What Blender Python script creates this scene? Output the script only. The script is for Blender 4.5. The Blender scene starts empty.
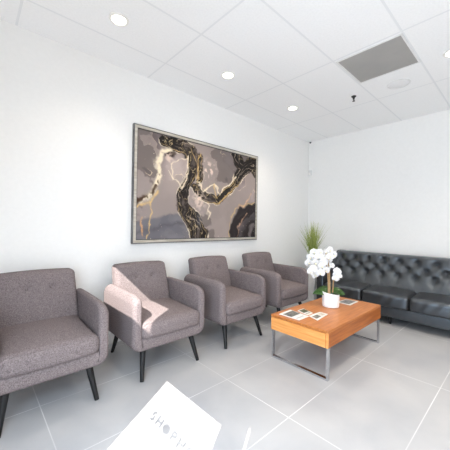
import bpy, bmesh, math, random
import numpy as np
from mathutils import Vector, Matrix
random.seed(7); rng = np.random.RandomState(11)
PI = math.pi
S = bpy.context.scene
COL = S.collection

# ------------------------------------------------------------------ materials
def nmat(name, base=(.8,.8,.8), rough=.5, metal=0., spec=.5):
    m = bpy.data.materials.new(name); m.use_nodes = True
    nt = m.node_tree; b = nt.nodes['Principled BSDF']
    b.inputs['Base Color'].default_value = (*base, 1)
    b.inputs['Roughness'].default_value = rough
    b.inputs['Metallic'].default_value = metal
    b.inputs['Specular IOR Level'].default_value = spec
    return m, nt, b

def N(nt, t, **kw):
    n = nt.nodes.new(t)
    for k, v in kw.items():
        if k.startswith('i_'): n.inputs[k[2:].replace('_', ' ')].default_value = v
        else: setattr(n, k, v)
    return n
def L(nt, a, b): nt.links.new(a, b)
def ramp(nt, stops):
    r = nt.nodes.new('ShaderNodeValToRGB'); e = r.color_ramp.elements
    while len(e) < len(stops): e.new(.5)
    for x, (p, c) in zip(e, stops):
        x.position = p; x.color = (*c, 1) if len(c) == 3 else c
    return r
def srgb(r, g, b):
    f = lambda c: (c/255/12.92) if c/255 <= .04045 else ((c/255+.055)/1.055)**2.4
    return (f(r), f(g), f(b))

def noisy(name, c1, c2, scale, rough=.6, detail=4, bump=0., bscale=None, spec=.5, stretch=None, metal=0., lo=.35, hi=.65):
    m, nt, b = nmat(name, c1, rough, metal, spec)
    tc = N(nt, 'ShaderNodeTexCoord'); src = tc.outputs['Object']
    if stretch:
        mp = N(nt, 'ShaderNodeMapping'); mp.inputs['Scale'].default_value = stretch
        L(nt, src, mp.inputs['Vector']); src = mp.outputs['Vector']
    n = N(nt, 'ShaderNodeTexNoise'); n.inputs['Scale'].default_value = scale; n.inputs['Detail'].default_value = detail
    L(nt, src, n.inputs['Vector'])
    r = ramp(nt, [(lo, c1), (hi, c2)]); L(nt, n.outputs['Fac'], r.inputs['Fac'])
    L(nt, r.outputs['Color'], b.inputs['Base Color'])
    if bump:
        n2 = N(nt, 'ShaderNodeTexNoise'); n2.inputs['Scale'].default_value = bscale or scale; n2.inputs['Detail'].default_value = 3
        L(nt, src, n2.inputs['Vector'])
        bp = N(nt, 'ShaderNodeBump'); bp.inputs['Strength'].default_value = bump; bp.inputs['Distance'].default_value = .002
        L(nt, n2.outputs['Fac'], bp.inputs['Height']); L(nt, bp.outputs['Normal'], b.inputs['Normal'])
    return m

def grid_lines(nt, ox, sx, oy, sy, w):
    """1 on the lines of a sx by sy grid through (ox, oy) in room coordinates."""
    g = N(nt, 'ShaderNodeNewGeometry'); s = N(nt, 'ShaderNodeSeparateXYZ'); L(nt, g.outputs['Position'], s.inputs[0])
    outs = []
    for ax, o, st in (('X', ox, sx), ('Y', oy, sy)):
        a = N(nt, 'ShaderNodeMath', operation='SUBTRACT'); L(nt, s.outputs[ax], a.inputs[0]); a.inputs[1].default_value = o
        p = N(nt, 'ShaderNodeMath', operation='PINGPONG'); L(nt, a.outputs[0], p.inputs[0]); p.inputs[1].default_value = st/2
        c = N(nt, 'ShaderNodeMath', operation='LESS_THAN'); L(nt, p.outputs[0], c.inputs[0]); c.inputs[1].default_value = w/2
        outs.append(c)
    mx = N(nt, 'ShaderNodeMath', operation='MAXIMUM'); L(nt, outs[0].outputs[0], mx.inputs[0]); L(nt, outs[1].outputs[0], mx.inputs[1])
    return g, mx.outputs[0]

def floor_mat():
    m, nt, b = nmat('floor_tile', rough=.38, spec=.45)
    g, ln = grid_lines(nt, .37, 1.206, 2.27, .602, .006)
    n = N(nt, 'ShaderNodeTexNoise'); n.inputs['Scale'].default_value = 2.2; n.inputs['Detail'].default_value = 7; n.inputs['Distortion'].default_value = .4
    L(nt, g.outputs['Position'], n.inputs['Vector'])
    r = ramp(nt, [(.3, srgb(163,164,168)), (.7, srgb(180,180,181))]); L(nt, n.outputs['Fac'], r.inputs['Fac'])
    n3 = N(nt, 'ShaderNodeTexNoise'); n3.inputs['Scale'].default_value = 1.3; L(nt, g.outputs['Position'], n3.inputs['Vector'])
    r3 = ramp(nt, [(.42, (.35,)*3), (.6, (1.,)*3)]); L(nt, n3.outputs['Fac'], r3.inputs['Fac'])
    ml = N(nt, 'ShaderNodeMath', operation='MULTIPLY'); L(nt, ln, ml.inputs[0]); L(nt, r3.outputs['Color'], ml.inputs[1])
    mx = N(nt, 'ShaderNodeMixRGB'); L(nt, ml.outputs[0], mx.inputs['Fac']); L(nt, r.outputs['Color'], mx.inputs['Color1'])
    mx.inputs['Color2'].default_value = (*srgb(216,216,216), 1)
    L(nt, mx.outputs['Color'], b.inputs['Base Color'])
    r2 = ramp(nt, [(.3, (.30,)*3), (.7, (.46,)*3)]); L(nt, n.outputs['Fac'], r2.inputs['Fac']); L(nt, r2.outputs['Color'], b.inputs['Roughness'])
    return m
def ceiling_mat():
    m, nt, b = nmat('ceiling_tile', rough=.9, spec=.2)
    g, ln = grid_lines(nt, .267, 1.212, 2.575, .609, .018)
    n = N(nt, 'ShaderNodeTexNoise'); n.inputs['Scale'].default_value = 60; n.inputs['Detail'].default_value = 4
    L(nt, g.outputs['Position'], n.inputs['Vector'])
    r = ramp(nt, [(.35, srgb(246,246,246)), (.6, srgb(250,250,250))]); L(nt, n.outputs['Fac'], r.inputs['Fac'])
    mx = N(nt, 'ShaderNodeMixRGB'); L(nt, ln, mx.inputs['Fac']); L(nt, r.outputs['Color'], mx.inputs['Color1'])
    mx.inputs['Color2'].default_value = (*srgb(236,237,238), 1)
    L(nt, mx.outputs['Color'], b.inputs['Base Color'])
    return m

def wood_mat(name, c1, c2, c3, stretch):
    m, nt, b = nmat(name, rough=.35, spec=.3)
    tc = N(nt, 'ShaderNodeTexCoord'); mp = N(nt, 'ShaderNodeMapping'); mp.inputs['Scale'].default_value = stretch
    L(nt, tc.outputs['Object'], mp.inputs['Vector'])
    n = N(nt, 'ShaderNodeTexNoise'); n.inputs['Scale'].default_value = 3; n.inputs['Detail'].default_value = 8; n.inputs['Distortion'].default_value = .6
    L(nt, mp.outputs['Vector'], n.inputs['Vector'])
    r = ramp(nt, [(.3, c1), (.5, c2), (.72, c3)]); L(nt, n.outputs['Fac'], r.inputs['Fac']); L(nt, r.outputs['Color'], b.inputs['Base Color'])
    return m

def attr_mat(name, attr, rough, spec=.5):
    m, nt, b = nmat(name, rough=rough, spec=spec)
    a = N(nt, 'ShaderNodeAttribute', attribute_name=attr); L(nt, a.outputs['Color'], b.inputs['Base Color'])
    return m
def emit_mat(name, col, s):
    m = bpy.data.materials.new(name); m.use_nodes = True; nt = m.node_tree
    b = nt.nodes['Principled BSDF']; b.inputs['Base Color'].default_value = (.9,.9,.9,1)
    b.inputs['Emission Color'].default_value = (*col, 1); b.inputs['Emission Strength'].default_value = s
    return m
def glass_mat():
    m = bpy.data.materials.new('clear_glass'); m.use_nodes = True; nt = m.node_tree; nt.nodes.clear()
    o = N(nt, 'ShaderNodeOutputMaterial'); mix = N(nt, 'ShaderNodeMixShader')
    t = N(nt, 'ShaderNodeBsdfTransparent'); g = N(nt, 'ShaderNodeBsdfGlossy'); g.inputs['Roughness'].default_value = .02
    mix.inputs[0].default_value = .06
    L(nt, t.outputs[0], mix.inputs[1]); L(nt, g.outputs[0], mix.inputs[2]); L(nt, mix.outputs[0], o.inputs[0])
    return m

M = {}
M['wall'] = noisy('white_wall_paint', srgb(240,239,237), srgb(242,241,239), 30, .85, spec=.2)
M['floor'] = floor_mat(); M['ceiling'] = ceiling_mat()
M['fabric'] = noisy('grey_woven_fabric', srgb(99,90,91), srgb(138,127,127), 150, .92, detail=6, bump=.6, bscale=300, spec=.15)
M['leather'] = noisy('black_leather', srgb(36,33,31), srgb(48,44,42), 14, .36, detail=5, bump=.3, bscale=120, spec=.8)
_b = M['leather'].node_tree.nodes['Principled BSDF']; _b.inputs['Specular IOR Level'].default_value = 1.; _b.inputs['Specular Tint'].default_value = (.72,.86,1,1); _b.inputs['Coat Weight'].default_value = .35; _b.inputs['Coat Roughness'].default_value = .28; _b.inputs['Coat Tint'].default_value = (.85,.93,1,1)  # specular and coat tints put the window's blue light into the sheen
M['black_wood'] = noisy('black_stained_wood', srgb(17,17,19), srgb(28,27,28), 20, .4, spec=.3, stretch=(4,4,.5))
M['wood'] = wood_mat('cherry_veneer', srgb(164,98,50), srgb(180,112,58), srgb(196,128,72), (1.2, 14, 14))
M['wood_shaded'] = wood_mat('cherry_veneer_shaded', srgb(146,78,30), srgb(166,94,38), srgb(184,110,48), (1.2, 14, 14))  # same veneer darkened, shade on the long side put into the colour
M['wood_lit'] = wood_mat('cherry_veneer_lit', srgb(206,134,70), srgb(222,152,86), srgb(232,168,102), (14, 1.2, 14))  # same veneer lightened, daylight on the table's end put into the colour
M['wood_gap'] = nmat('drawer_shadow_gap', srgb(70,38,18), .6)[0]
M['chrome'] = noisy('brushed_chrome', srgb(196,198,202), srgb(214,216,220), 40, .22, metal=1.)
M['frame'] = noisy('champagne_metal', srgb(186,178,164), srgb(212,206,196), 6, .35, metal=.6, stretch=(1,1,6))
M['frame_side'] = noisy('pewter_metal', srgb(96,96,98), srgb(122,121,121), 8, .4, metal=.7)
M['canvas'] = attr_mat('marbled_paint', 'paint', .6, .2)
M['pot'] = noisy('white_ceramic', srgb(240,241,242), srgb(247,247,247), 6, .3)
M['petal'] = noisy('white_petal', srgb(208,208,210), srgb(222,222,222), 20, .6, spec=.2)
M['lip'] = noisy('yellow_lip', srgb(236,226,176), srgb(242,238,214), 40, .5)
M['stem'] = noisy('tan_stem', srgb(150,118,82), srgb(176,146,104), 30, .6)
M['leaf'] = noisy('orchid_leaf', srgb(52,92,40), srgb(84,124,60), 10, .35, stretch=(1,5,5))
M['grass'] = attr_mat('grass_blade', 'tint', .6, .25)
M['planter'] = noisy('veined_white_planter', srgb(226,226,225), srgb(246,246,245), 5, .3, detail=8, stretch=(2,2,.8))
M['soil'] = noisy('moss', srgb(72,70,48), srgb(112,108,80), 40, .9)
M['paper'] = attr_mat('printed_paper', 'print', .3)
M['vent'] = None
M['white_metal'] = noisy('white_enamel', srgb(224,224,223), srgb(232,232,231), 12, .5)
M['trim'] = noisy('light_trim', srgb(240,238,232), srgb(246,244,240), 12, .4)
M['bulb'] = emit_mat('lamp_lens', (1, .93, .78), 9)
M['dark'] = noisy('dark_plastic', srgb(34,34,35), srgb(52,51,51), 30, .5)
M['grille'] = noisy('speaker_grille', srgb(232,232,233), srgb(240,240,241), 400, .7)
M['alu'] = noisy('dark_aluminium', srgb(96,98,102), srgb(112,114,118), 30, .4, metal=.6)
M['glass'] = glass_mat()
M['letter'] = nmat('vinyl_lettering', srgb(60,60,64), .6)[0]
M['rubber'] = nmat('rubber', srgb(30,30,30), .8)[0]

def vent_mat():
    m, nt, b = nmat('perforated_vent', rough=.7, spec=.2)
    tc = N(nt, 'ShaderNodeTexCoord')
    v = N(nt, 'ShaderNodeTexVoronoi'); v.inputs['Scale'].default_value = 70; v.inputs['Randomness'].default_value = 0.
    L(nt, tc.outputs['Object'], v.inputs['Vector'])
    r = ramp(nt, [(.28, srgb(110,108,105)), (.42, srgb(172,170,167))]); L(nt, v.outputs['Distance'], r.inputs['Fac'])
    n = N(nt, 'ShaderNodeTexNoise'); n.inputs['Scale'].default_value = 3.5; n.inputs['Detail'].default_value = 3
    L(nt, tc.outputs['Object'], n.inputs['Vector'])
    r2 = ramp(nt, [(.35, (.9,.9,.9)), (.7, (1.0,.995,.985))]); L(nt, n.outputs['Fac'], r2.inputs['Fac'])
    mx = N(nt, 'ShaderNodeMixRGB', blend_type='MULTIPLY'); mx.inputs['Fac'].default_value = 1
    L(nt, r.outputs['Color'], mx.inputs['Color1']); L(nt, r2.outputs['Color'], mx.inputs['Color2'])
    L(nt, mx.outputs['Color'], b.inputs['Base Color'])
    return m
M['vent'] = vent_mat()

# ------------------------------------------------------------------ helpers
def link_mesh(name, me, mat, parent=None, smooth=True, ang=40):
    if mat is not None: me.materials.append(mat)
    if smooth:
        me.polygons.foreach_set('use_smooth', [True]*len(me.polygons)); me.set_sharp_from_angle(angle=math.radians(ang))
    o = bpy.data.objects.new(name, me); COL.objects.link(o)
    if parent is not None: o.parent = parent
    return o
def obj(name, bm, mat, parent=None, smooth=True, ang=40):
    me = bpy.data.meshes.new(name); bmesh.ops.recalc_face_normals(bm, faces=bm.faces)
    bm.to_mesh(me); bm.free()
    return link_mesh(name, me, mat, parent, smooth, ang)
def tag(o, label=None, cat=None, group=None, kind=None):
    if label: o['label'] = label
    if cat: o['category'] = cat
    if group: o['group'] = group
    if kind: o['kind'] = kind
    return o
def thing(name, label, cat, loc=(0,0,0), rz=0, group=None):
    o = bpy.data.objects.new(name, None); COL.objects.link(o); o.location = loc; o.rotation_euler = (0,0,rz)
    o.empty_display_size = .1
    return tag(o, label, cat, group)
def copy_tree(o, parent=None):
    c = o.copy(); COL.objects.link(c)
    if parent is not None: c.parent = parent
    for ch in list(o.children): copy_tree(ch, c)
    return c
def box(bm, a, b, bev=0.):
    x0,y0,z0 = a; x1,y1,z1 = b
    t = bmesh.new(); bmesh.ops.create_cube(t, size=1)
    for v in t.verts:
        v.co = Vector(((x0+x1)/2+v.co.x*(x1-x0), (y0+y1)/2+v.co.y*(y1-y0), (z0+z1)/2+v.co.z*(z1-z0)))
    if bev: bmesh.ops.bevel(t, geom=list(t.edges), offset=bev, segments=2, affect='EDGES', profile=.5)
    me = bpy.data.meshes.new('t'); t.to_mesh(me); t.free(); bm.from_mesh(me); bpy.data.meshes.remove(me)
    return bm
def B(): return bmesh.new()
def lathe(bm, prof, seg=24, c=(0,0,0), rfun=None):
    rings = []
    for r, z in prof:
        rings.append([bm.verts.new((c[0]+r*math.cos(2*PI*k/seg), c[1]+r*math.sin(2*PI*k/seg), c[2]+z+(rfun(r,z,2*PI*k/seg) if rfun else 0))) for k in range(seg)])
    for a, b in zip(rings, rings[1:]):
        for k in range(seg): bm.faces.new((a[k], a[(k+1)%seg], b[(k+1)%seg], b[k]))
    for rg in (rings[0], rings[-1]): bm.faces.new(rg)
    return bm
def tube(bm, pts, rad, seg=8):
    pts = [Vector(p) for p in pts]
    if not isinstance(rad, (list, tuple)): rad = [rad]*len(pts)
    up = None; rings = []
    for i, p in enumerate(pts):
        d = (pts[min(i+1,len(pts)-1)] - pts[max(i-1,0)]).normalized()
        if up is None: up = d.orthogonal().normalized()
        up = (up - d*up.dot(d)).normalized(); s = d.cross(up)
        rings.append([bm.verts.new(p + (up*math.cos(2*PI*k/seg)+s*math.sin(2*PI*k/seg))*rad[i]) for k in range(seg)])
    for a, b in zip(rings, rings[1:]):
        for k in range(seg): bm.faces.new((a[k], a[(k+1)%seg], b[(k+1)%seg], b[k]))
    bm.faces.new(rings[0]); bm.faces.new(rings[-1])
    return bm
def rbox(h, r, n=(8,8,8), fn=None, seg=4):
    """rounded box, half sizes h, edge radius r, optional vertex function; grid-meshed."""
    bm = bmesh.new(); ax = []
    for i in range(3):
        inner = h[i]-r
        e = [h[i]-r+r*math.tan(PI/4*k/seg) for k in range(1, seg+1)]
        ax.append([-x for x in reversed(e)] + [-inner+2*inner*k/n[i] for k in range(n[i]+1)] + e)
    cache = {}
    def V(i, j, k):
        key = (i,j,k)
        if key not in cache:
            p = Vector((ax[0][i], ax[1][j], ax[2][k]))
            q = Vector([max(-(h[a]-r), min(h[a]-r, p[a])) for a in range(3)])
            d = p-q
            if d.length > 1e-9: p = q + d.normalized()*r
            if fn: p = fn(p)
            cache[key] = bm.verts.new(p)
        return cache[key]
    n0,n1,n2 = [len(a)-1 for a in ax]
    for i in range(n0):
        for j in range(n1):
            for k in (0,n2): bm.faces.new((V(i,j,k),V(i+1,j,k),V(i+1,j+1,k),V(i,j+1,k)))
    for i in range(n0):
        for k in range(n2):
            for j in (0,n1): bm.faces.new((V(i,j,k),V(i+1,j,k),V(i+1,j,k+1),V(i,j,k+1)))
    for j in range(n1):
        for k in range(n2):
            for i in (0,n0): bm.faces.new((V(i,j,k),V(i,j+1,k),V(i,j+1,k+1),V(i,j,k+1)))
    return bm
def loft(bm, loops, cap=True):
    rings = [[bm.verts.new(p) for p in l] for l in loops]; n = len(rings[0])
    for a, b in zip(rings, rings[1:]):
        for k in range(n): bm.faces.new((a[k], a[(k+1)%n], b[(k+1)%n], b[k]))
    if cap: bm.faces.new(rings[0]); bm.faces.new(rings[-1])
    return bm
def struct(name, bm, mat, parent=None, smooth=False):
    o = obj(name, bm, mat, parent, smooth)
    if parent is None: o['kind'] = 'structure'
    return o

# ------------------------------------------------------------------ the room
X0, X1, Y0, Y1, H = -.60, 4.95, -2.2, 2.97, 2.95
struct('floor', box(B(), (X0-.1,Y0-.1,-.1), (X1+.1,Y1+.1,0)), M['floor'])
struct('ceiling', box(B(), (X0-.1,Y0-.1,H), (X1+.1,Y1+.1,H+.1)), M['ceiling'])
struct('wall_north', box(B(), (X0-.1,Y1,0), (X1+.1,Y1+.1,H)), M['wall'])
struct('wall_east', box(B(), (X1,Y0-.1,0), (X1+.1,Y1,H)), M['wall'])
# west side (behind the camera's left): thin storefront wall with the glass door, its sidelight slit and a transom
T = .03
def wall_with_holes(name, axis, at, t, lo, hi, holes):
    """holes: (a0,a1,z0,z1) on a wall along `axis`; rectangles are tiled from the sorted cuts."""
    bm = B(); cs = sorted({lo, hi, *[h[0] for h in holes], *[h[1] for h in holes]}); zs = sorted({0, H, *[h[2] for h in holes], *[h[3] for h in holes]})
    for a0, a1 in zip(cs, cs[1:]):
        for z0, z1 in zip(zs, zs[1:]):
            ca, cz = (a0+a1)/2, (z0+z1)/2
            if any(h[0] < ca < h[1] and h[2] < cz < h[3] for h in holes): continue
            if axis == 'y': box(bm, (at-t,a0,z0), (at,a1,z1))
            else: box(bm, (a0,at-t,z0), (a1,at,z1))
    bmesh.ops.remove_doubles(bm, verts=bm.verts, dist=1e-5)
    return struct(name, bm, M['wall'])
DOOR = (.172, .868, .06, 2.035); SLIT = (-.045, -.002, .06, 2.16); TRAN = (.986, 1.83, 2.235, 2.71)
WEST = (-2.08, -.36, .10, 2.0)
wall_with_holes('wall_west', 'y', X0, T, Y0, Y1, [DOOR, SLIT, TRAN, WEST])
d = bpy.data.objects.new('door_1', None); COL.objects.link(d); d['kind'] = 'structure'
bm = B(); y0,y1,z0,z1 = DOOR
for a, b in (((X0,y0-.05,0),(X0+.03,y0,z1+.05)), ((X0,y1,0),(X0+.03,y1+.05,z1+.05)), ((X0,y0,z1),(X0+.03,y1,z1+.05)), ((X0,y0,0),(X0+.03,y1,.06))): box(bm, a, b)
obj('door_frame', bm, M['alu'], d, False)
obj('pane', box(B(), (X0-.018,y0,z0), (X0-.012,y1,z1)), M['glass'], d, False)
obj('door_handle', tube(B(), [(X0+.03,y0-.025,.9),(X0+.07,y0-.025,.9),(X0+.07,y0-.025,1.2),(X0+.03,y0-.025,1.2)], .01), M['chrome'], d)
# lettering on the glass door, read from outside; the sun throws it on the floor
def letter(ch, y, z, size):
    cu = bpy.data.curves.new('lettering', 'FONT'); cu.body = ch; cu.size = size; cu.offset = .005; cu.align_x = 'CENTER'; cu.resolution_u = 4
    to = bpy.data.objects.new('lettering', cu); COL.objects.link(to)
    me = bpy.data.meshes.new_from_object(to.evaluated_get(bpy.context.evaluated_depsgraph_get()))
    bpy.data.objects.remove(to); bpy.data.curves.remove(cu)
    R = Matrix(((0,0,-1,X0-.0195),(-1,0,0,y),(0,1,0,z),(0,0,0,1)))
    me.transform(R); link_mesh('letter', me, M['letter'], d, False)
for ch, y in (('S',.712),('H',.634),('P',.470),('H',.388),('O',.300),('M',.206)): letter(ch, y, 1.680, .098)
bm = B()
vs = [bm.verts.new((X0-.0195, 0.553+.038*math.cos(a), 1.712+.037*math.sin(a))) for a in np.linspace(0, 2*PI, 24, endpoint=False)]
bm.faces.new(vs); obj('letter', bm, M['letter'], d, False)
def window(n, holes_pane, frame_boxes):
    w = bpy.data.objects.new('window_%d' % n, None); COL.objects.link(w); w['kind'] = 'structure'
    bm = B()
    for a, b in frame_boxes: box(bm, a, b)
    obj('window_frame', bm, M['alu'], w, False)
    bm = B()
    for a, b in holes_pane: box(bm, a, b)
    obj('pane', bm, M['glass'], w, False)
y0,y1,z0,z1 = TRAN
window(1, [((X0-.018,y0,z0),(X0-.012,y1,z1))], [((X0,y0-.04,z0-.04),(X0+.02,y1+.04,z0)), ((X0,y0-.04,z1),(X0+.02,y1+.04,z1+.04)), ((X0,y0-.04,z0),(X0+.02,y0,z1)), ((X0,y1,z0),(X0+.02,y1+.04,z1))])
y0,y1,z0,z1 = SLIT
window(2, [((X0-.018,y0,z0),(X0-.012,y1,z1))], [((X0,y0-.03,0),(X0+.02,y0,z1+.03)), ((X0,y1,0),(X0+.02,y1+.03,z1+.03))])
y0,y1,z0,z1 = WEST
window(6, [((X0-.018,y0,z0),(X0-.012,y1,z1))], [((X0,y0-.04,z0-.04),(X0+.02,y1+.04,z0)), ((X0,y0-.04,z1),(X0+.02,y1+.04,z1+.04)), ((X0,y0-.04,z0),(X0+.02,y0,z1)), ((X0,y1,z0),(X0+.02,y1+.04,z1)), ((X0,-1.24,z0),(X0+.02,-1.20,z1))])
struct('wall_south', box(B(), (X0,Y0-.1,0), (X1,Y0,H)), M['wall'])

# ------------------------------------------------------------------ armchairs
YF, YR, RF = -.345, .345, .035
def stations():
    ys = [(YF+RF*(1-math.cos(PI/2*k/7)), RF*(1-math.sin(PI/2*k/7))) for k in range(8)]
    ys += [(YF+RF+(YR-.03-YF-RF)*k/22, 0) for k in range(1, 23)]
    return ys + [(YR-.014, .004), (YR-.004, .010), (YR, .02)]
ZB, XI = .238, .284
def arm_bm(s):
    """one upholstered arm: rounded slab that turns under the seat; profile in xz swept along y."""
    bm = B(); loops = []
    for y, i in stations():
        t = (y-YF); rt = .13
        top = .690 + .006*t/(YR-YF)
        if t < rt: top -= .06*(1-math.sqrt(max(0, 1-(1-t/rt)**2)))
        tb = YR-y
        if tb < .12: top -= .05*(1-math.sqrt(max(0, 1-(1-tb/.12)**2)))
        xo, xi, zb, rb = .360-i*.9, XI+i*.55, ZB+i, .078
        l = [(XI, zb)]
        for k in range(8):
            a = -PI/2+PI/2*k/7; l.append((xo-rb+rb*math.cos(a) if k else XI+.0005, zb+rb+rb*math.sin(a)))
        xm = xi+(xo-xi)*.36; ho = .080-i; hi_ = .028-i*.4
        for k in range(5): l.append((xo, zb+rb+(top-ho-zb-rb)*(k+1)/6))
        for k in range(15):
            a = PI*k/14
            if k <= 7: l.append((xm+(xo-xm)*math.cos(a), top-ho+ho*math.sin(a)))
            else: l.append((xm+(xm-xi)*math.cos(a), top-hi_+hi_*math.sin(a)))
        for k in range(1,6): l.append((xi+(XI-xi)*(k/6)**3, top-hi_+(zb-top+hi_)*k/6))
        loops.append([(s*x, y, z) for x, z in l])
    return loft(bm, loops)
def base_bm():
    bm = B(); loops = []
    for y, i in stations():
        zb, zt = ZB+i, .352-i*.8; n = 8
        loops.append([(-XI+2*XI*k/n, y, zb) for k in range(n+1)]+[(XI-2*XI*k/n, y, zt) for k in range(n+1)])
    return loft(bm, loops)

def make_armchair(label):
    t = thing('armchair', label, 'armchair')
    for s in (-1, 1): obj('arm', arm_bm(s), M['fabric'], t, ang=55)
    obj('seat_base', base_bm(), M['fabric'], t, ang=55)
    def cush(p):
        u, v = p.x/.28, p.y/.305
        w = max(0,1-u*u)*max(0,1-v*v)
        if p.z > 0: p.z += .026*w**.6
        if p.y < -.2: p.y -= .016*max(0,1-u*u); p.x *= 1.0+.035*min(1, (-.2-p.y)/.06)
        return p + Vector((0,-.052,.414+.012*v))
    obj('seat_cushion', rbox((.281,.312,.066), .044, (14,14,3), cush), M['fabric'], t)
    sc_ = t.children[-1]
    for up_ in (1,):
        pts = []
        for k in range(25):
            x = -.245+.49*k/24
            pts.append(cush(Vector((x, -(.312-.044)-.044*math.cos(math.radians(52)), (.066-.044)+.044*math.sin(math.radians(52))))))
        obj('piping', tube(B(), pts, .0034, 6), M['fabric'], sc_)
    btns = [(-.086,.745),(.086,.745)]
    def back(p):
        u = p.x/.28; zl = p.z+.235
        # front puff with two button dimples
        if p.y < 0:
            w = max(0,1-u*u)*max(0,1-(p.z/.27)**2)
            p.y -= .022*w**.5
            for bx, bz in btns:
                dd = (p.x-bx)**2 + (p.z+.235-(bz-.40))**2
                p.y += .020*math.exp(-dd/.0008)
        k = zl/.5
        x = p.x*(1.02-.065*max(0,k))
        return Vector((x, p.y+.195+.145*k, zl+.395+.010*(1-u*u)*max(0,k)))
    obj('backrest', rbox((.288,.062,.235), .036, (24,4,22), back), M['fabric'], t)
    bk = t.children[-1]
    for bx, bz in btns:
        bm = B(); k = (bz-.395)/.5
        lathe(bm, [(.0005,-.004),(.008,-.003),(.011,.0),(.008,.004),(.0005,.006)], 12)
        bm.transform(Matrix.Translation((bx*.98, .195+.145*k-.062-.012, bz)) @ Matrix.Rotation(PI/2, 4, 'X'))
        obj('button', bm, M['fabric'], bk)
    for sx in (-1,1):
        for (fy, ty, fx) in ((-.335,-.250,.278), (.345,.275,.262)):
            bm = B(); a = Vector((sx*(fx-.045), ty, .275)); b = Vector((sx*fx, fy, 0.))
            pts = [a+(b-a)*k/5 for k in range(6)]
            tube(bm, pts, [.027-.0115*k/5 for k in range(6)], 14)
            for v in bm.verts: v.co.z = max(v.co.z, 0.0)
            obj('leg', bm, M['black_wood'], t)
    return t
chairs = [(.41,2.425,'grey fabric armchair at the far left, cut off by the picture edge'),
          (1.312,2.425,'grey fabric armchair with a bright sun patch on its arm and back'),
          (2.23,2.425,'grey fabric armchair under the painting, right beside the sunlit chair'),
          (3.175,2.43,'grey fabric armchair farthest back, nearest the tall grass plant')]
proto = make_armchair(chairs[0][2])
for k, (x, y, lab) in enumerate(chairs):
    c = proto if k == 0 else copy_tree(proto)
    c.location = (x, y, 0); tag(c, lab, 'armchair', 'grey armchairs along the painting wall')

# ------------------------------------------------------------------ sofa (faces -x)
SY0, SY1 = .30, 2.26
sofa = thing('sofa', 'long black leather sofa with a diamond tufted back against the right wall', 'sofa', (4.48,(SY0+SY1)/2,0))
def so(name, bm, mat=None, parent=None, ang=40):
    bm.transform(Matrix.Translation((-4.48, -(SY0+SY1)/2, 0))); return obj(name, bm, mat or M['leather'], parent or sofa, True, ang)
so('base', rbox((.41,(SY1-SY0)/2-.004,.068), .014, (8,24,2), lambda p: p+Vector((4.462,(SY0+SY1)/2,.170))))
AI0, AI1 = SY0+.13, SY1-.11
cw = (AI1-AI0)/3
for k in range(3):
    yc = AI0+cw*(k+.5)
    def cf(p, yc=yc, k=k):
        u, v = p.x/.30, p.y/(cw/2)
        w = max(0,1-u*u)*max(0,1-v*v)
        if p.z > 0: p.z += .024*w**.5 + .003*math.sin(p.y*37+k*2)*w
        if p.x < -.2:
            p.x -= .022*max(0,1-v*v)**.5
            p.x += .004*math.sin(p.y*46+p.z*30+k*3.1)*max(0,1-v*v)
        return p + Vector((4.345, yc, .325+.02*(u*.5)))
    so('seat_cushion', rbox((.305,cw/2-.002,.082), .035, (12,22,5), cf))
# tufted back
rows = [.778, .676, .580]; sp = .2155; yb0 = 1.698
btn = []
for r_, z in enumerate(rows):
    o = 0 if r_ != 1 else sp/2
    for k in range(-12, 12):
        y = yb0+o+k*sp
        if AI0+.03 < y < AI1-.0: btn.append((y, z, r_))
segs = []
for (ya, za, ra) in btn:
    for (yb, zb, rb) in btn:
        if rb == ra+1 and abs(abs(ya-yb)-sp/2) < .01: segs.append((ya,za,yb,zb))
    if ra == 2: segs.append((ya,za,ya,.49))
segs_np = np.array(segs); btn_np = np.array([(a,b) for a,b,_ in btn])
def tuft(y, z):
    a = segs_np[:, :2]; d_ = segs_np[:, 2:]-a; p = np.array((y,z))
    t = np.clip(((p-a)*d_).sum(1)/(d_*d_).sum(1), 0, 1); q = a+d_*t[:,None]
    ds = np.sqrt(((p-q)**2).sum(1).min()); db = np.sqrt(((p-btn_np)**2).sum(1).min())
    edge = min(1, max(0, (.875-z)/.03))
    return (.010*(1-math.exp(-(ds/.020)**1.2)) + .052*(1-math.exp(-(db/.044)**1.6))) * (.35+.65*edge)
def back_x(z): return 4.50 + (z-.43)*.42
hy = (AI1-AI0)/2+.055; hz = .245
def bf(p):
    y = p.y+(AI0+AI1)/2; z = p.z+.63
    if p.x < 0:
        b = tuft(y, z) if p.x < -.03 else 0
        x = back_x(z)+.06+p.x - b + .012
    else: x = 4.80+.03*(z-.43)/.45 + (p.x-.06)
    return Vector((x, y, z))
bk = so('backrest', rbox((.06,hy,hz), .026, (3,150,44), bf, 4), ang=70)
for y, z, _ in btn:
    bm = B(); lathe(bm, [(.0005,-.006),(.010,-.004),(.013,.0),(.010,.005),(.0005,.007)], 12)
    bm.transform(Matrix.Translation((back_x(z)+.008, y, z)) @ Matrix.Rotation(-PI/2, 4, 'Y'))
    so('button', bm, None, bk)
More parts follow.
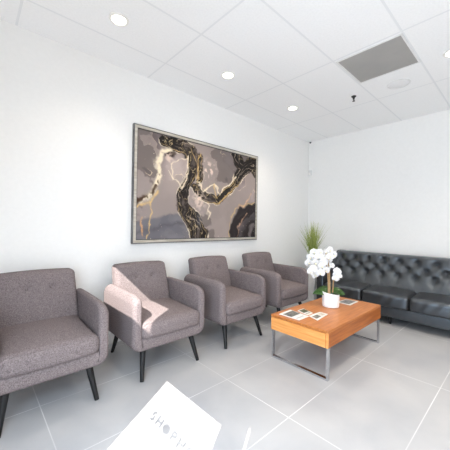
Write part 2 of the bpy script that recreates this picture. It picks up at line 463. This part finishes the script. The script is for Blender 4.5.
# arms: low in front, rising in a slope to the back
for y0, y1 in ((AI1, SY1), (SY0, AI0)):
    prof = [(4.045,.105),(4.045,.58),(4.052,.597),(4.068,.606),(4.42,.622),(4.50,.645),(4.70,.85),(4.725,.868),(4.755,.876),(4.845,.878),(4.86,.865),(4.865,.84),(4.865,.105)]
    bm = B(); loops = []
    for y, s_ in ((y0+.001,.012),(y0+.004,.004),(y0+.012,0),(y1-.012,0),(y1-.004,.004),(y1,.012)):
        loops.append([(x+(s_ if x < 4.5 else -s_*.6), y, z-(s_ if z > .3 else 0)) for x, z in prof])
    loft(bm, loops); so('arm', bm, ang=35)
for x in (4.13, 4.78):
    for y in (SY0+.08, SY1-.08, 1.235):
        bm = B(); lathe(bm, [(.016,0),(.019,.03),(.024,.106)], 14, (x,y,0)); so('leg', bm, M['black_wood'])

# ------------------------------------------------------------------ coffee table
TX0, TX1, TY0, TY1, TZ = 2.168, 3.365, 1.10, 1.685, .417
table = thing('coffee_table', 'low rectangular cherry wood coffee table on chrome loop legs', 'table', ((TX0+TX1)/2,(TY0+TY1)/2,0))
def to(name, bm, mat, parent=None, smooth=False, ang=30):
    bm.transform(Matrix.Translation((-(TX0+TX1)/2, -(TY0+TY1)/2, 0))); return obj(name, bm, mat, parent or table, smooth, ang)
to('tabletop', box(B(), (TX0,TY0,TZ-.022), (TX1,TY1,TZ), .0015), M['wood'])
to('apron', box(B(), (TX0+.016,TY0,.272), (TX1,TY1,TZ-.0222), .001), M['wood_shaded'])
dr = to('drawer', box(B(), (TX0-.001,TY0+.022,.273), (TX0+.0158,TY1-.004,TZ-.026), .0015), M['wood_lit'])
to('side_panel', box(B(), (TX0,TY0+.0002,.272), (TX0+.0158,TY0+.0185,TZ-.0225), .0008), M['wood_lit'])
for x in (TX0+.028, TX1-.028):
    bm = B(); w = .016
    box(bm, (x-w,TY0+.004,0), (x+w,TY0+.020,.272)); box(bm, (x-w,TY1-.020,0), (x+w,TY1-.004,.272)); box(bm, (x-w,TY0+.020,0), (x+w,TY1-.020,.016))
    to('leg_frame', bm, M['chrome'])

# ------------------------------------------------------------------ brochures on the table
def brochure(name, corners, label, grp, blocks, z, seed):
    c = [Vector((x,y,0)) for x,y in corners]; ctr = sum(c, Vector())/4
    nx, ny = 40, 40; rs = np.random.RandomState(seed)
    bm = B(); lay = bm.loops.layers.float_color.new('print')
    g = [[None]*(ny+1) for _ in range(nx+1)]; uvs = {}
    for lev in (0, 1):
        for i in range(nx+1):
            for j in range(ny+1):
                u, v = i/nx, j/ny
                p = c[0]*(1-u)*(1-v)+c[1]*u*(1-v)+c[2]*u*v+c[3]*(1-u)*v - ctr
                p.z = (.0045 if lev else 0) + (.004*math.sin(PI*u)*abs(v-.5)*2 if lev else 0)*.4
                vv = bm.verts.new(p); uvs[vv] = (u,v)
                if lev: g[i][j] = (g[i][j], vv)
                else: g[i][j] = vv
    def q(a,b,c_,d_): return bm.faces.new((a,b,c_,d_))
    for i in range(nx):
        for j in range(ny):
            q(g[i][j][1], g[i+1][j][1], g[i+1][j+1][1], g[i][j+1][1]); q(g[i][j][0], g[i][j+1][0], g[i+1][j+1][0], g[i+1][j][0])
    for i in range(nx):
        q(g[i][0][0], g[i+1][0][0], g[i+1][0][1], g[i][0][1]); q(g[i][ny][0], g[i][ny][1], g[i+1][ny][1], g[i+1][ny][0])
    for j in range(ny):
        q(g[0][j][0], g[0][j][1], g[0][j+1][1], g[0][j+1][0]); q(g[nx][j][0], g[nx][j+1][0], g[nx][j+1][1], g[nx][j][1])
    noise = rs.rand(12,12)
    for f in bm.faces:
        for l in f.loops:
            u, v = uvs[l.vert]; col = srgb(226,226,222)
            for (u0,u1,v0,v1,ca,cb) in blocks:
                if u0 <= u <= u1 and v0 <= v <= v1:
                    k = noise[int(u*11.9), int(v*11.9)]; col = tuple(a*(1-k)+b*k for a,b in zip(srgb(*ca), srgb(*cb)))
            l[lay] = (*col, 1)
    o = obj(name, bm, M['paper'], None, False); o.location = (ctr.x, ctr.y, z)
    return tag(o, label, 'brochure', grp)
gA = 'printed brochures lying on the coffee table'
brochure('brochure', [(2.215,1.40),(2.375,1.40),(2.42,1.635),(2.215,1.625)], 'white brochure at the left end of the coffee table, with a dark grey picture', gA,
    [(.1,.95,.42,.85,(30,29,28),(120,116,108)), (.1,.8,.12,.22,(170,170,170),(205,205,205))], TZ, 1)
brochure('brochure', [(2.40,1.43),(2.50,1.43),(2.56,1.57),(2.45,1.57)], 'narrow brochure in the middle of the left three, with a green and brown picture', gA,
    [(.1,.95,.38,.9,(44,52,24),(104,100,58)), (.1,.8,.1,.25,(150,140,120),(205,200,190))], TZ, 2)
brochure('brochure', [(2.34,1.29),(2.585,1.315),(2.585,1.40),(2.39,1.41)], 'pale folded brochure nearest the front edge, right of the green one', gA,
    [(.1,.5,.2,.7,(60,56,52),(160,150,138)), (.6,.9,.2,.8,(176,160,140),(214,206,196))], TZ, 3)
brochure('brochure', [(3.075,1.31),(3.30,1.315),(3.285,1.45),(3.075,1.46)], 'brochure with a dark grey picture lying right of the orchid pot', gA,
    [(.08,.92,.15,.9,(36,37,38),(140,140,140))], TZ, 4)

# ------------------------------------------------------------------ orchid
OX, OY = 2.875, 1.435
orchid = thing('potted_orchid', 'white orchid in a round white pot on the coffee table', 'plant', (OX,OY,TZ))
rv = Vector((.675,-.738,0)); fv = Vector((.738,.675,0))    # across / away as seen in the room's long diagonal
bm = B()
slant = lambda r, z, a: ((.012)*(-(math.cos(a)*rv.x+math.sin(a)*rv.y)))*(1 if z > .1 else 0)
lathe(bm, [(.074,0),(.084,.004),(.087,.02),(.088,.142),(.0865,.147),(.083,.147),(.081,.140),(.080,.118),(.001,.116)], 40, (0,0,0), slant)
obj('pot', bm, M['pot'], orchid, ang=50)
bm = B(); lathe(bm, [(.001,.112),(.0795,.112),(.076,.119),(.03,.123),(.001,.124)], 24); obj('moss', bm, M['soil'], orchid)
def bez(p0,p1,p2,p3,n):
    P = [Vector(p) for p in (p0,p1,p2,p3)]; out = []
    for k in range(n+1):
        t = k/n; out.append(P[0]*(1-t)**3+P[1]*3*t*(1-t)**2+P[2]*3*t*t*(1-t)+P[3]*t**3)
    return out
def C(a, b, z): return rv*a + fv*b + Vector((0,0,z))
stemA = bez(C(-.025,0,.115), C(-.03,0,.35), C(-.02,.0,.56), C(-.19,.0,.52), 18)
stemB = bez(C(.02,.01,.115), C(.03,0,.30), C(.02,0,.46), C(.065,-.01,.39), 16)
stemC = bez(C(-.012,-.01,.115), C(-.015,0,.35), C(-.02,0,.50), C(-.07,-.03,.57), 16)
for st in (stemA, stemB, stemC): obj('stem', tube(B(), st, [.0085-.004*k/len(st) for k in range(len(st))], 8), M['stem'], orchid)
def leaf_bm(tip, wid, droop):
    bm = B(); n = 12; prev = None; tip = Vector(tip); side = Vector((-tip.y, tip.x, 0)).normalized()
    for k in range(n+1):
        t = k/n; c = Vector((tip.x*t, tip.y*t, .125+tip.z*math.sin(t*PI*.55)-droop*t*t))
        w = wid*math.sin(PI*(.12+.88*t))**.7*(1 if t < 1 else .1)
        row = [bm.verts.new(c+side*w*s+Vector((0,0,.010*abs(s)+.75*w*s*side.dot(fv)))) for s in (-1,-.5,0,.5,1)]
        if prev:
            for a in range(4): bm.faces.new((prev[a],prev[a+1],row[a+1],row[a]))
        prev = row
    bmesh.ops.solidify(bm, geom=bm.faces[:], thickness=.003)
    return bm
for tip, w, dr_ in ((rv*.15+Vector((0,0,.055)), .046, .055), (-rv*.19+Vector((0,0,.045)), .040, .05), ((rv*.5-fv)*.13+Vector((0,0,.06)), .034, .035), ((-rv*.7+fv)*.14+Vector((0,0,.07)), .036, .04), ((rv*.8+fv*.4)*.15+Vector((0,0,.035)), .036, .05)):
    obj('leaf', leaf_bm(tip, w, dr_), M['leaf'], orchid)
def petal(bm, ang, ln, wd, cup):
    n = 5; prev = None
    for k in range(n+1):
        t = k/n; w = wd*math.sin(PI*(.08+.86*t))**.65
        rr = ln*t; z = cup*math.sin(t*PI*.8)-.006*t
        row = []
        for s in (-1,-.4,.4,1):
            x, y = rr, w*s
            row.append(bm.verts.new((x*math.cos(ang)-y*math.sin(ang), x*math.sin(ang)+y*math.cos(ang), z-.006*abs(s))))
        if prev:
            for a in range(3): bm.faces.new((prev[a],prev[a+1],row[a+1],row[a]))
        prev = row
def flower(pos, face, size, spin):
    bm = B()
    for a, ln, wd in ((PI/2,.046,.019),(PI/2+2.2,.044,.018),(PI/2-2.2,.044,.018)): petal(bm, a+spin, ln, wd, .006)
    for a in (.12, PI-.12): petal(bm, a+spin, .048, .034, .012)
    z = Vector(face).normalized(); x = Vector((0,0,1)).cross(z).normalized(); y = z.cross(x)
    R = Matrix(((x.x,y.x,z.x,pos[0]),(x.y,y.y,z.y,pos[1]),(x.z,y.z,z.z,pos[2]),(0,0,0,1))) @ Matrix.Scale(size, 4)
    bm.transform(R); f = obj('flower', bm, M['petal'], orchid, ang=80)
    bm = B(); lathe(bm, [(.001,.002),(.006,.004),(.009,.012),(.005,.020),(.001,.022)], 10, (0,-.008,0)); bm.transform(R); obj('lip', bm, M['lip'], f)
def on_stem(st, t):
    i = t*(len(st)-1); k = min(int(i), len(st)-2); return st[k].lerp(st[k+1], i-k)
rf = random.Random(3)
spots = [(-.20,.40),(-.14,.365),(-.235,.455),(-.175,.46),(-.105,.43),(-.05,.45),(-.205,.515),(-.14,.525),(-.08,.52),(-.02,.505),(-.11,.575),(-.05,.57),(.005,.555),(-.165,.325),(-.06,.385),(-.005,.43),(-.175,.57),(-.02,.60),(-.225,.37),(-.09,.475),(-.16,.42),(-.03,.54)]
for a, z in spots:
    b = -.03+rf.uniform(-.06,.07)
    flower(C(a+rf.uniform(-.008,.008), b, z+.005), -fv*1.0+rv*rf.uniform(-.5,.5)+Vector((0,0,rf.uniform(-.25,.45))), rf.uniform(.84,1.0), rf.uniform(-.4,.4))
for a, z in ((.045,.345),(.068,.375),(.058,.30),(.035,.305),(.075,.33),(.05,.39)):
    flower(C(a, -.02+rf.uniform(-.02,.02), z), -fv+rv*rf.uniform(-.4,.6)+Vector((0,0,rf.uniform(-.2,.3))), rf.uniform(.66,.8), rf.uniform(-.4,.4))

# ------------------------------------------------------------------ tall grass in the corner
GX, GY = 4.42, 2.545
gp = thing('potted_grass', 'tall ornamental grass in a slim white planter in the corner beside the sofa', 'plant', (GX,GY,0))
bm = B()
hw0, hw1, hh = .054, .066, .64
loops = []
for z, w in ((0,hw0),(.01,hw0+.002),(hh-.01,hw1),(hh,hw1),(hh,hw1-.012),(hh-.05,hw1-.014),(hh-.05,.01)):
    l = []
    for sx, sy, a0 in ((1,1,0),(-1,1,PI/2),(-1,-1,PI),(1,-1,1.5*PI)):
        for k in range(4):
            rr = min(.015, w*.4); a = a0+PI/2*k/3; l.append((sx*(w-rr)+rr*math.cos(a), sy*(w-rr)+rr*math.sin(a), z))
    loops.append(l)
loft(bm, loops); bm.transform(Matrix.Rotation(math.radians(14), 4, 'Z')); obj('planter', bm, M['planter'], gp, ang=35)
bm = B(); lathe(bm, [(.001,hh-.056),(.046,hh-.056),(.042,hh-.03),(.03,hh-.02),(.001,hh-.018)], 20); obj('moss', bm, M['soil'], gp)
bm = B(); lay = bm.loops.layers.float_color.new('tint'); rg = random.Random(5)
for k in range(420):
    a = rg.uniform(0, 2*PI); lean = abs(rg.gauss(0,.105))+.01; h_ = rg.uniform(.45,.78) if rg.random() < .75 else rg.uniform(.25,.5)
    x0, y0 = rg.uniform(-.03,.03), rg.uniform(-.03,.03)
    dx, dy = math.cos(a), math.sin(a); wv = rg.uniform(.003,.006); wd = rg.uniform(0, PI)
    bend = lean*rg.uniform(.7,1.5); prev = None
    g = rg.random(); base_c = srgb(104+60*g,126+52*g,46+34*g); tip_c = srgb(150+44*g,164+36*g,86+40*g)
    for s in range(8):
        t = s/7; r_ = bend*(t**1.8); p = Vector((x0+dx*r_, y0+dy*r_, hh-.03+h_*t*(1-.18*(lean*t)**1)))
        p.x = min(p.x, X1-GX-.02); p.y = min(p.y, Y1-GY-.02)
        w = wv*(1-t**2*.92)
        row = (bm.verts.new(p+Vector((math.cos(wd)*w, math.sin(wd)*w, 0))), bm.verts.new(p-Vector((math.cos(wd)*w, math.sin(wd)*w, 0))))
        if prev:
            f = bm.faces.new((prev[0],prev[1],row[1],row[0]))
            for l, tt in zip(f.loops, (t-1/7,t-1/7,t,t)): l[lay] = (*[u*(1-tt)+v*tt for u,v in zip(base_c, tip_c)], 1)
        prev = row
bl = obj('grass_blades', bm, M['grass'], gp, ang=80); bl['kind'] = 'stuff'

# ------------------------------------------------------------------ painting
PX0, PX1, PZ0, PZ1 = 1.318, 3.363, 1.061, 2.368
pic = thing('framed_painting', 'large framed abstract painting in grey, black and gold marbling on the left wall', 'painting', ((PX0+PX1)/2,Y1,(PZ0+PZ1)/2))
pc = Vector(((PX0+PX1)/2, Y1, (PZ0+PZ1)/2))
def po(name, bm, mat, sm=False):
    bm.transform(Matrix.Translation(-pc)); return obj(name, bm, mat, pic, sm)
yf = Y1-.045
bm = B(); fw = .030
for a, b in (((PX0,yf,PZ0),(PX0+fw,yf+.012,PZ1)), ((PX1-fw,yf,PZ0),(PX1,yf+.012,PZ1)), ((PX0+fw,yf,PZ0),(PX1-fw,yf+.012,PZ0+fw)), ((PX0+fw,yf,PZ1-fw),(PX1-fw,yf+.012,PZ1))): box(bm, a, b, .002)
po('frame', bm, M['frame'])
bm = B(); e = .010
for a, b in (((PX0-e,yf+.004,PZ0-e),(PX0,Y1-.001,PZ1+e)), ((PX1,yf+.004,PZ0-e),(PX1+e,Y1-.001,PZ1+e)), ((PX0,yf+.004,PZ0-e),(PX1,Y1-.001,PZ0)), ((PX0,yf+.004,PZ1),(PX1,Y1-.001,PZ1+e))): box(bm, a, b)
po('outer_frame', bm, M['frame_side'])
bm = B(); ib = .007; q0, q1, r0, r1 = PX0+fw, PX1-fw, PZ0+fw, PZ1-fw
for a, b in (((q0,yf+.008,r0),(q0+ib,yf+.016,r1)), ((q1-ib,yf+.008,r0),(q1,yf+.016,r1)), ((q0+ib,yf+.008,r0),(q1-ib,yf+.016,r0+ib)), ((q0+ib,yf+.008,r1-ib),(q1-ib,yf+.016,r1))): box(bm, a, b)
po('inner_lip', bm, M['dark'])
NX, NZ = 560, 358
uu, vv = np.meshgrid(np.linspace(0,1,NX), np.linspace(0,1,NZ), indexing='ij')
AS = 1.565
def vnoise(x, y, seed):
    rs = np.random.RandomState(seed); tab = rs.rand(256,256)
    xi = np.floor(x).astype(int); yi = np.floor(y).astype(int); fx = x-xi; fy = y-yi
    fx = fx*fx*(3-2*fx); fy = fy*fy*(3-2*fy)
    g = lambda a,b: tab[a % 256, b % 256]
    return g(xi,yi)*(1-fx)*(1-fy)+g(xi+1,yi)*fx*(1-fy)+g(xi,yi+1)*(1-fx)*fy+g(xi+1,yi+1)*fx*fy
def fbm(x, y, seed, o=5):
    s = 0; a = .5
    for k in range(o): s = s+a*vnoise(x*2**k, y*2**k, seed+k); a *= .5
    return s
U0, V0 = uu*AS, vv
wx = (fbm(U0*4, V0*4, 1)-.48)*.12+(fbm(U0*14, V0*14, 21)-.48)*.055
wy = (fbm(U0*4, V0*4, 7)-.48)*.12+(fbm(U0*14, V0*14, 31)-.48)*.055
U, V = U0+wx, V0+wy
def pd(pts, u=None, v=None, wid=None):
    """distance to polyline minus an interpolated half width"""
    u = U if u is None else u; v = V if v is None else v; best = np.full(u.shape, 9.)
    for k in range(len(pts)-1):
        ax_, ay_ = pts[k][0]*AS, pts[k][1]; bx_, by_ = pts[k+1][0]*AS, pts[k+1][1]
        dx, dy = bx_-ax_, by_-ay_; t = np.clip(((u-ax_)*dx+(v-ay_)*dy)/(dx*dx+dy*dy+1e-9), 0, 1)
        dd = np.hypot(u-ax_-dx*t, v-ay_-dy*t)
        if wid is not None: dd = dd-(wid[k]*(1-t)+wid[k+1]*t)
        best = np.minimum(best, dd)
    return best
def sm(d_, w): return 1/(1+np.exp(np.clip(d_/w, -30, 30)))
def mixc(c, col, m): return c*(1-m[...,None])+np.array(srgb(*col))*m[...,None]
c = np.zeros((NX,NZ,3))+np.array(srgb(126,113,112))
c = mixc(c, (166,153,150), np.clip((fbm(U*2.2+3, V*2.2, 50)-.36)*3, 0, 1))
c = mixc(c, (100,91,94), np.clip((fbm(U*3+9, V*3, 60)-.47)*6, 0, 1)*.75)
c = mixc(c, (84,74,74), sm(np.hypot(U-.03, (V-.88)*.6)-.16, .03)*.8)
c = mixc(c, (186,170,164), sm(np.hypot((U-.42), (V-.62)*.8)-.13, .05)*.75)
c = mixc(c, (176,160,158), sm(np.hypot((U-1.40), (V-.56)*1.0)-.12, .04)*.6)
p1 = fbm(U*2.1+5.3, V*2.1+.4, 50); p2 = fbm(U*2.7+9.1, V*2.7, 64)
c = mixc(c, (158,145,139), sm(.46-p1, .004)*.75); c = mixc(c, (90,82,80), sm(.54-p2, .004)*.6)
c = mixc(c, (222,200,172), np.exp(-(np.abs(p1-.46)/.0035)**2)*np.clip((fbm(U0*6, V0*6, 66)-.45)*5, 0, 1)*.8)
c = mixc(c, (206,186,170), np.exp(-(np.abs(p2-.54)/.003)**2)*np.clip((fbm(U0*5, V0*5, 68)-.45)*5, 0, 1)*.6)
# slate pool at the bottom left and centre
d6 = [(.0,.19),(.138,.228),(.224,.279),(.306,.301),(.40,.208)]
top6 = np.interp(U/AS, [p[0] for p in d6], [p[1] for p in d6])
m6 = sm(V-top6, .006)*sm(U/AS-.37, .02)
c = mixc(c, (104,103,110), m6*.85)
c = mixc(c, (126,122,127), m6*np.clip((fbm(U*5, V*9, 70)-.45)*5, 0, 1)*.6)
c = mixc(c, (78,76,82), sm(np.abs(V-top6+.12)-.015, .01)*m6*.6)
dk = (27,22,21)
d1 = pd([(.172,.97),(.251,.95),(.323,.928),(.374,.862),(.393,.753),(.369,.632),(.316,.493),(.305,.379),(.345,.27),(.40,.159),(.445,.0)], wid=[.05,.08,.075,.07,.055,.06,.075,.07,.085,.11,.14])
d1b = pd([(.25,1.0),(.372,.95),(.434,.88)], wid=[.04,.05,.02])
d2 = pd([(.455,.86),(.454,.734),(.435,.60)], wid=[.045,.05,.03])
d3 = pd([(.40,.56),(.45,.52),(.513,.448),(.617,.432),(.742,.577),(.791,.718),(.859,.84),(.96,.90)], wid=[.02,.05,.065,.05,.05,.07,.09,.11])
d3b = pd([(.788,1.0),(.825,.802),(.808,.722)], wid=[.09,.06,.05])
d3c = pd([(.96,.92),(1.0,.76)], wid=[.09,.03])
dd = np.minimum.reduce([d1,d1b,d2,d3,d3b,d3c])
md = sm(dd, .0028)
c = mixc(c, dk, md*.97)
inner = fbm(U*9, V*5, 80); c = mixc(c, (112,100,94), md*np.clip((inner-.58)*9, 0, 1)*.6); c = mixc(c, (200,176,136), md*np.exp(-(np.abs(inner-.55)/.010)**2)*.7)
c = mixc(c, (92,92,98), md*sm(np.hypot((U-.70)*1.3, V-.17)-.065, .015)*.8)
strand = np.sin(dd*150+fbm(U*5, V*5, 84)*22)
c = mixc(c, (176,158,140), md*np.exp(-((strand-.97)/.06)**2)*np.clip((fbm(U0*7, V0*7, 86)-.42)*6, 0, 1)*.85)
c = mixc(c, (24,19,18), md*np.clip(-strand-.2, 0, 1)*.8)
# agate rings at the bottom right
cr = np.hypot((U-1.56)*1.0, (V-.04)*1.05)
ring = np.interp(np.arctan2(V-.04, 1.56-U), [-.5,0,.6,1.2,2.], [.44,.43,.42,.42,.42])
mr = sm(cr-ring, .006)
c = mixc(c, (46,40,40), mr)
band = .5+.5*np.sin(cr*46+fbm(U*6,V*6,90)*6)
c = mixc(c, (122,112,112), mr*np.clip(band*1.4-.5, 0, 1)*sm(cr-.33,.01)*.9)
c = mixc(c, (70,64,66), mr*sm(np.abs(cr-.24)-.03,.01))
# gold and cream veins
gold, cream = (214,180,122), (238,222,194)
def vein(pts, w, col=gold, k=1., warp=True):
    global c
    c = mixc(c, col, np.clip(sm(pd(pts)-w, w*.14+.0014)*k*np.clip(.45+(fbm(U0*20, V0*20, 110)-.3)*2.6, 0, 1), 0, 1))
edge = np.exp(-(np.abs(dd-.004)/.005)**2)
c = mixc(c, cream, edge*np.clip((fbm(U0*6, V0*6, 100)-.36)*5, 0, 1)*.9)
c = mixc(c, gold, np.exp(-(np.abs(dd+.02)/.004)**2)*np.clip((fbm(U0*5+4, V0*5, 105)-.45)*5, 0, 1)*.8)
vein([(.217,.878),(.165,.84),(.130,.72),(.135,.58),(.095,.44),(.026,.36)], .026, cream, 1.0)
c = mixc(c, (70,48,34), sm(pd([(.13,.62),(.12,.52),(.09,.43),(.0,.36)], wid=[.006,.016,.020,.03]), .005)*np.clip((fbm(U0*22,V0*22,120)-.40)*9,0,1))
c = mixc(c, (48,36,30), sm(pd([(.19,.80),(.235,.84)], wid=[.02,.035]), .006)*np.clip((fbm(U0*14,V0*14,121)-.36)*6,0,1))
vein([(.0,.30),(.085,.37),(.13,.45)], .010, gold, .9)
vein([(.085,.371),(.1,.285),(.081,.153),(.069,.0)], .005, gold)
vein([(.037,.223),(.029,.138),(.043,.04)], .008, (222,166,110), .8)
vein([(.209,.661),(.255,.609),(.291,.537)], .004, cream); vein([(.30,.54),(.351,.677),(.344,.86)], .007, cream)
vein([(.25,.60),(.24,.72),(.30,.80),(.34,.83)], .005, cream, .8)
vein([(.42,.60),(.443,.61),(.484,.519),(.53,.56),(.584,.588),(.646,.50),(.70,.60),(.757,.70)], .007, cream)
vein([(.584,.588),(.615,.46)], .005, gold); vein([(.418,.442),(.47,.40),(.514,.386),(.524,.283),(.51,.2)], .005, cream, .9)
vein([(.513,.40),(.617,.39),(.72,.50),(.79,.62)], .005, gold)
vein([(.925,.56),(.912,.486),(.866,.402),(.814,.34)], .007, (226,178,140), .8)
vein([(.717,.0),(.725,.222),(.831,.385),(1.,.454)], .004, gold, .8); vein([(.80,.0),(.83,.17),(.90,.30)], .005, (214,170,140), .7)
vein([(.46,.9),(.43,.8),(.42,.65)], .004, gold); vein([(.36,.95),(.42,.80),(.43,.62)], .004, gold, .8)
for cu_, cv_, rr_ in ((.445,.45,.07),(.52,.76,.10),(.45,.36,.05),(.21,.78,.05)):
    cell = sm(np.hypot(U-cu_*AS, V-cv_)-rr_*.8, .02)*np.clip((fbm(U0*26, V0*26, 130)-.46)*9, 0, 1)
    c = mixc(c, (232,208,192), cell*.85)
spk = (vnoise(U0*90, V0*90, 140) > .965)*np.clip((fbm(U0*4, V0*4, 141)-.42)*6, 0, 1)
c = mixc(c, cream, spk*.8)
cx0, cx1, cz0, cz1 = PX0+fw-.002, PX1-fw+.002, PZ0+fw-.002, PZ1-fw+.002
me = bpy.data.meshes.new('canvas')
vx = np.stack([cx0+uu*(cx1-cx0)-pc.x, np.full(uu.shape, yf+.012-pc.y), cz0+vv*(cz1-cz0)-pc.z], -1).reshape(-1,3)
ii, jj = np.meshgrid(np.arange(NX-1), np.arange(NZ-1), indexing='ij'); b0 = (ii*NZ+jj).ravel()
me.from_pydata(vx.tolist(), [], np.stack([b0, b0+NZ, b0+NZ+1, b0+1], -1).tolist())
at = me.attributes.new('paint', 'FLOAT_COLOR', 'POINT')
at.data.foreach_set('color', np.concatenate([c.reshape(-1,3), np.ones((NX*NZ,1))], 1).astype(np.float32).ravel())
link_mesh('canvas', me, M['canvas'], pic, False)

# ------------------------------------------------------------------ ceiling fixtures
def make_light():
    t = thing('recessed_light', 'x', 'ceiling light')
    bm = B(); lathe(bm, [(.052,-.0005),(.060,-.0115),(.068,-.0115),(.078,-.007),(.080,-.0005)], 36); obj('trim_ring', bm, M['trim'], t)
    bm = B(); lathe(bm, [(.001,-.0065),(.054,-.006),(.0545,-.001),(.001,-.0008)], 32); obj('lens', bm, M['bulb'], t)
    return t
lights = [(.878,2.29,'round recessed ceiling light at the upper left, nearest the camera'), (2.10,2.283,'round recessed ceiling light in the middle of the row, above the painting'),
          (3.345,2.276,'round recessed ceiling light farthest back in the row, left of the sprinkler'), (3.36,.50,'recessed ceiling light at the right edge of the picture, right of the vent')]
extra_fill = [(.878,.455), (2.12,.455), (.878,-1.36), (2.12,-1.36), (3.36,-1.36)]   # unseen rows added over and behind the camera to fill the room
lp = make_light()
for k, (x, y, lab) in enumerate(lights):
    o = lp if k == 0 else copy_tree(lp); o.location = (x, y, H); tag(o, lab, 'ceiling light', 'recessed ceiling lights')
    ld = bpy.data.lights.new('downlight', 'SPOT'); ld.energy = (20 if x < 1 else 34) if y > 2 else 58; ld.color = (1,.87,.72); ld.spot_size = math.radians(125); ld.spot_blend = .9; ld.shadow_soft_size = .05
    lo = bpy.data.objects.new('downlight', ld); COL.objects.link(lo); lo.location = (x, y, H-.03)
for x, y in extra_fill:
    o = copy_tree(lp); o.location = (x, y, H); tag(o, 'unseen recessed light added as fill, above and behind the camera', 'ceiling light', 'recessed ceiling lights')
    lo = lo.copy(); COL.objects.link(lo); lo.location = (x, y, H-.03)
v = thing('ceiling_vent', 'square grey perforated vent panel set in the white ceiling', 'vent', (3.018,1.045,H))
obj('grille', box(B(), (-.285,-.278,-.006), (.285,.278,-.001)), M['vent'], v, False)
bm = B()
for a, b in (((-.302,-.295,-.008),(-.285,.295,-.001)), ((.285,-.295,-.008),(.302,.295,-.001)), ((-.285,-.295,-.008),(.285,-.278,-.001)), ((-.285,.278,-.008),(.285,.295,-.001))): box(bm, a, b)
obj('frame', bm, M['white_metal'], v, False)
sp_ = thing('ceiling_speaker', 'round pale speaker grille in the ceiling beside the grey vent', 'speaker', (3.655,1.04,H))
bm = B(); lathe(bm, [(.001,-.006),(.10,-.006),(.104,-.0045),(.104,-.0005)], 40); obj('grille', bm, M['grille'], sp_)
bm = B(); lathe(bm, [(.104,-.0005),(.104,-.008),(.112,-.008),(.118,-.003),(.118,-.0005)], 40); obj('rim', bm, M['white_metal'], sp_)
sk = thing('fire_sprinkler', 'small dark fire sprinkler head hanging from the ceiling', 'sprinkler', (3.60,1.53,H))
bm = B(); lathe(bm, [(.001,-.012),(.022,-.012),(.029,-.006),(.030,-.0005),(.001,-.0005)], 24); obj('escutcheon', bm, M['dark'], sk)
bm = B(); lathe(bm, [(.001,-.04),(.010,-.04),(.013,-.025),(.013,-.012),(.001,-.012)], 14)
for s in (-1,1): tube(bm, [(s*.008,0,-.025),(s*.016,0,-.04),(s*.004,0,-.06)], .003, 6)
obj('body', bm, M['dark'], sk)
bm = B(); lathe(bm, [(.001,-.066),(.016,-.064),(.016,-.061),(.001,-.060)], 16); obj('deflector', bm, M['dark'], sk)
cm = thing('security_camera', 'tiny dark camera on a white mount high in the room corner', 'camera', (4.90,2.91,H))
bm = B(); lathe(bm, [(.001,-.022),(.026,-.022),(.032,-.012),(.032,-.0005),(.001,-.0005)], 20); obj('mount', bm, M['white_metal'], cm)
bm = B(); lathe(bm, [(.001,-.046),(.010,-.044),(.017,-.034),(.019,-.0215),(.001,-.0215)], 18); obj('dome', bm, M['dark'], cm)
se = thing('motion_sensor', 'small white motion sensor on the wall in the corner below the camera', 'sensor', (X1,2.925,2.33))
obj('housing', rbox((.022,.030,.055), .012, (2,3,4), lambda p: Vector((p.x-.0210, p.y, p.z))), M['white_metal'], se)
obj('lens', rbox((.006,.018,.02), .005, (2,3,3), lambda p: Vector((p.x-.045, p.y, p.z-.02))), M['trim'], se)

# ------------------------------------------------------------------ light
w = bpy.data.worlds.new('sky'); S.world = w; w.use_nodes = True
bg = w.node_tree.nodes['Background']; bg.inputs['Color'].default_value = (.95,.97,1.0,1); bg.inputs['Strength'].default_value = 1.5
sd = bpy.data.lights.new('sun', 'SUN'); sd.energy = 17; sd.angle = math.radians(.22); sd.color = (1,.95,.88)
sun = bpy.data.objects.new('sun', sd); COL.objects.link(sun)
sun.rotation_euler = Vector((.85,.53,-.95)).to_track_quat('-Z','Y').to_euler()
def area(name, loc, rot, sx, sy, e, col):
    l = bpy.data.lights.new(name, 'AREA'); l.shape = 'RECTANGLE'; l.size = sx; l.size_y = sy; l.energy = e; l.color = col
    o = bpy.data.objects.new(name, l); COL.objects.link(o); o.location = loc; o.rotation_euler = rot
area('west_window_fill', (X0+.06,-1.22,1.05), (math.radians(90),0,math.radians(-90)), 1.7, 1.85, 38, (.80,.90,1.0))  # area lamp added inside the west window to boost its daylight

area('door_fill', (X0+.08,.51,1.15), (math.radians(50),0,math.radians(-90)), .68, 1.8, 76, (.70,.85,1.0))  # added fill lamp inside the door glass, brightens the near floor and chairs

# ------------------------------------------------------------------ camera
yaw, pitch, roll = math.radians(47.536), math.radians(.0863), math.radians(.906)
f = Vector((math.cos(pitch)*math.cos(yaw), math.cos(pitch)*math.sin(yaw), math.sin(pitch)))
r = f.cross(Vector((0,0,1))).normalized(); u = r.cross(f)
r, u = r*math.cos(roll)+u*math.sin(roll), u*math.cos(roll)-r*math.sin(roll)
cd = bpy.data.cameras.new('camera'); cam = bpy.data.objects.new('camera', cd); COL.objects.link(cam)
cd.sensor_width = 36; cd.lens = 36*278.1/450; cd.clip_start = .02
cam.matrix_world = Matrix(((r.x,u.x,-f.x,0),(r.y,u.y,-f.y,0),(r.z,u.z,-f.z,1.27),(0,0,0,1)))
S.camera = cam
S.view_settings.view_transform = 'Standard'; S.view_settings.look = 'None'; S.view_settings.exposure = 0; S.view_settings.gamma = 1
S.cycles.use_denoising = True; S.cycles.max_bounces = 10; S.cycles.diffuse_bounces = 6; S.cycles.sample_clamp_indirect = 8
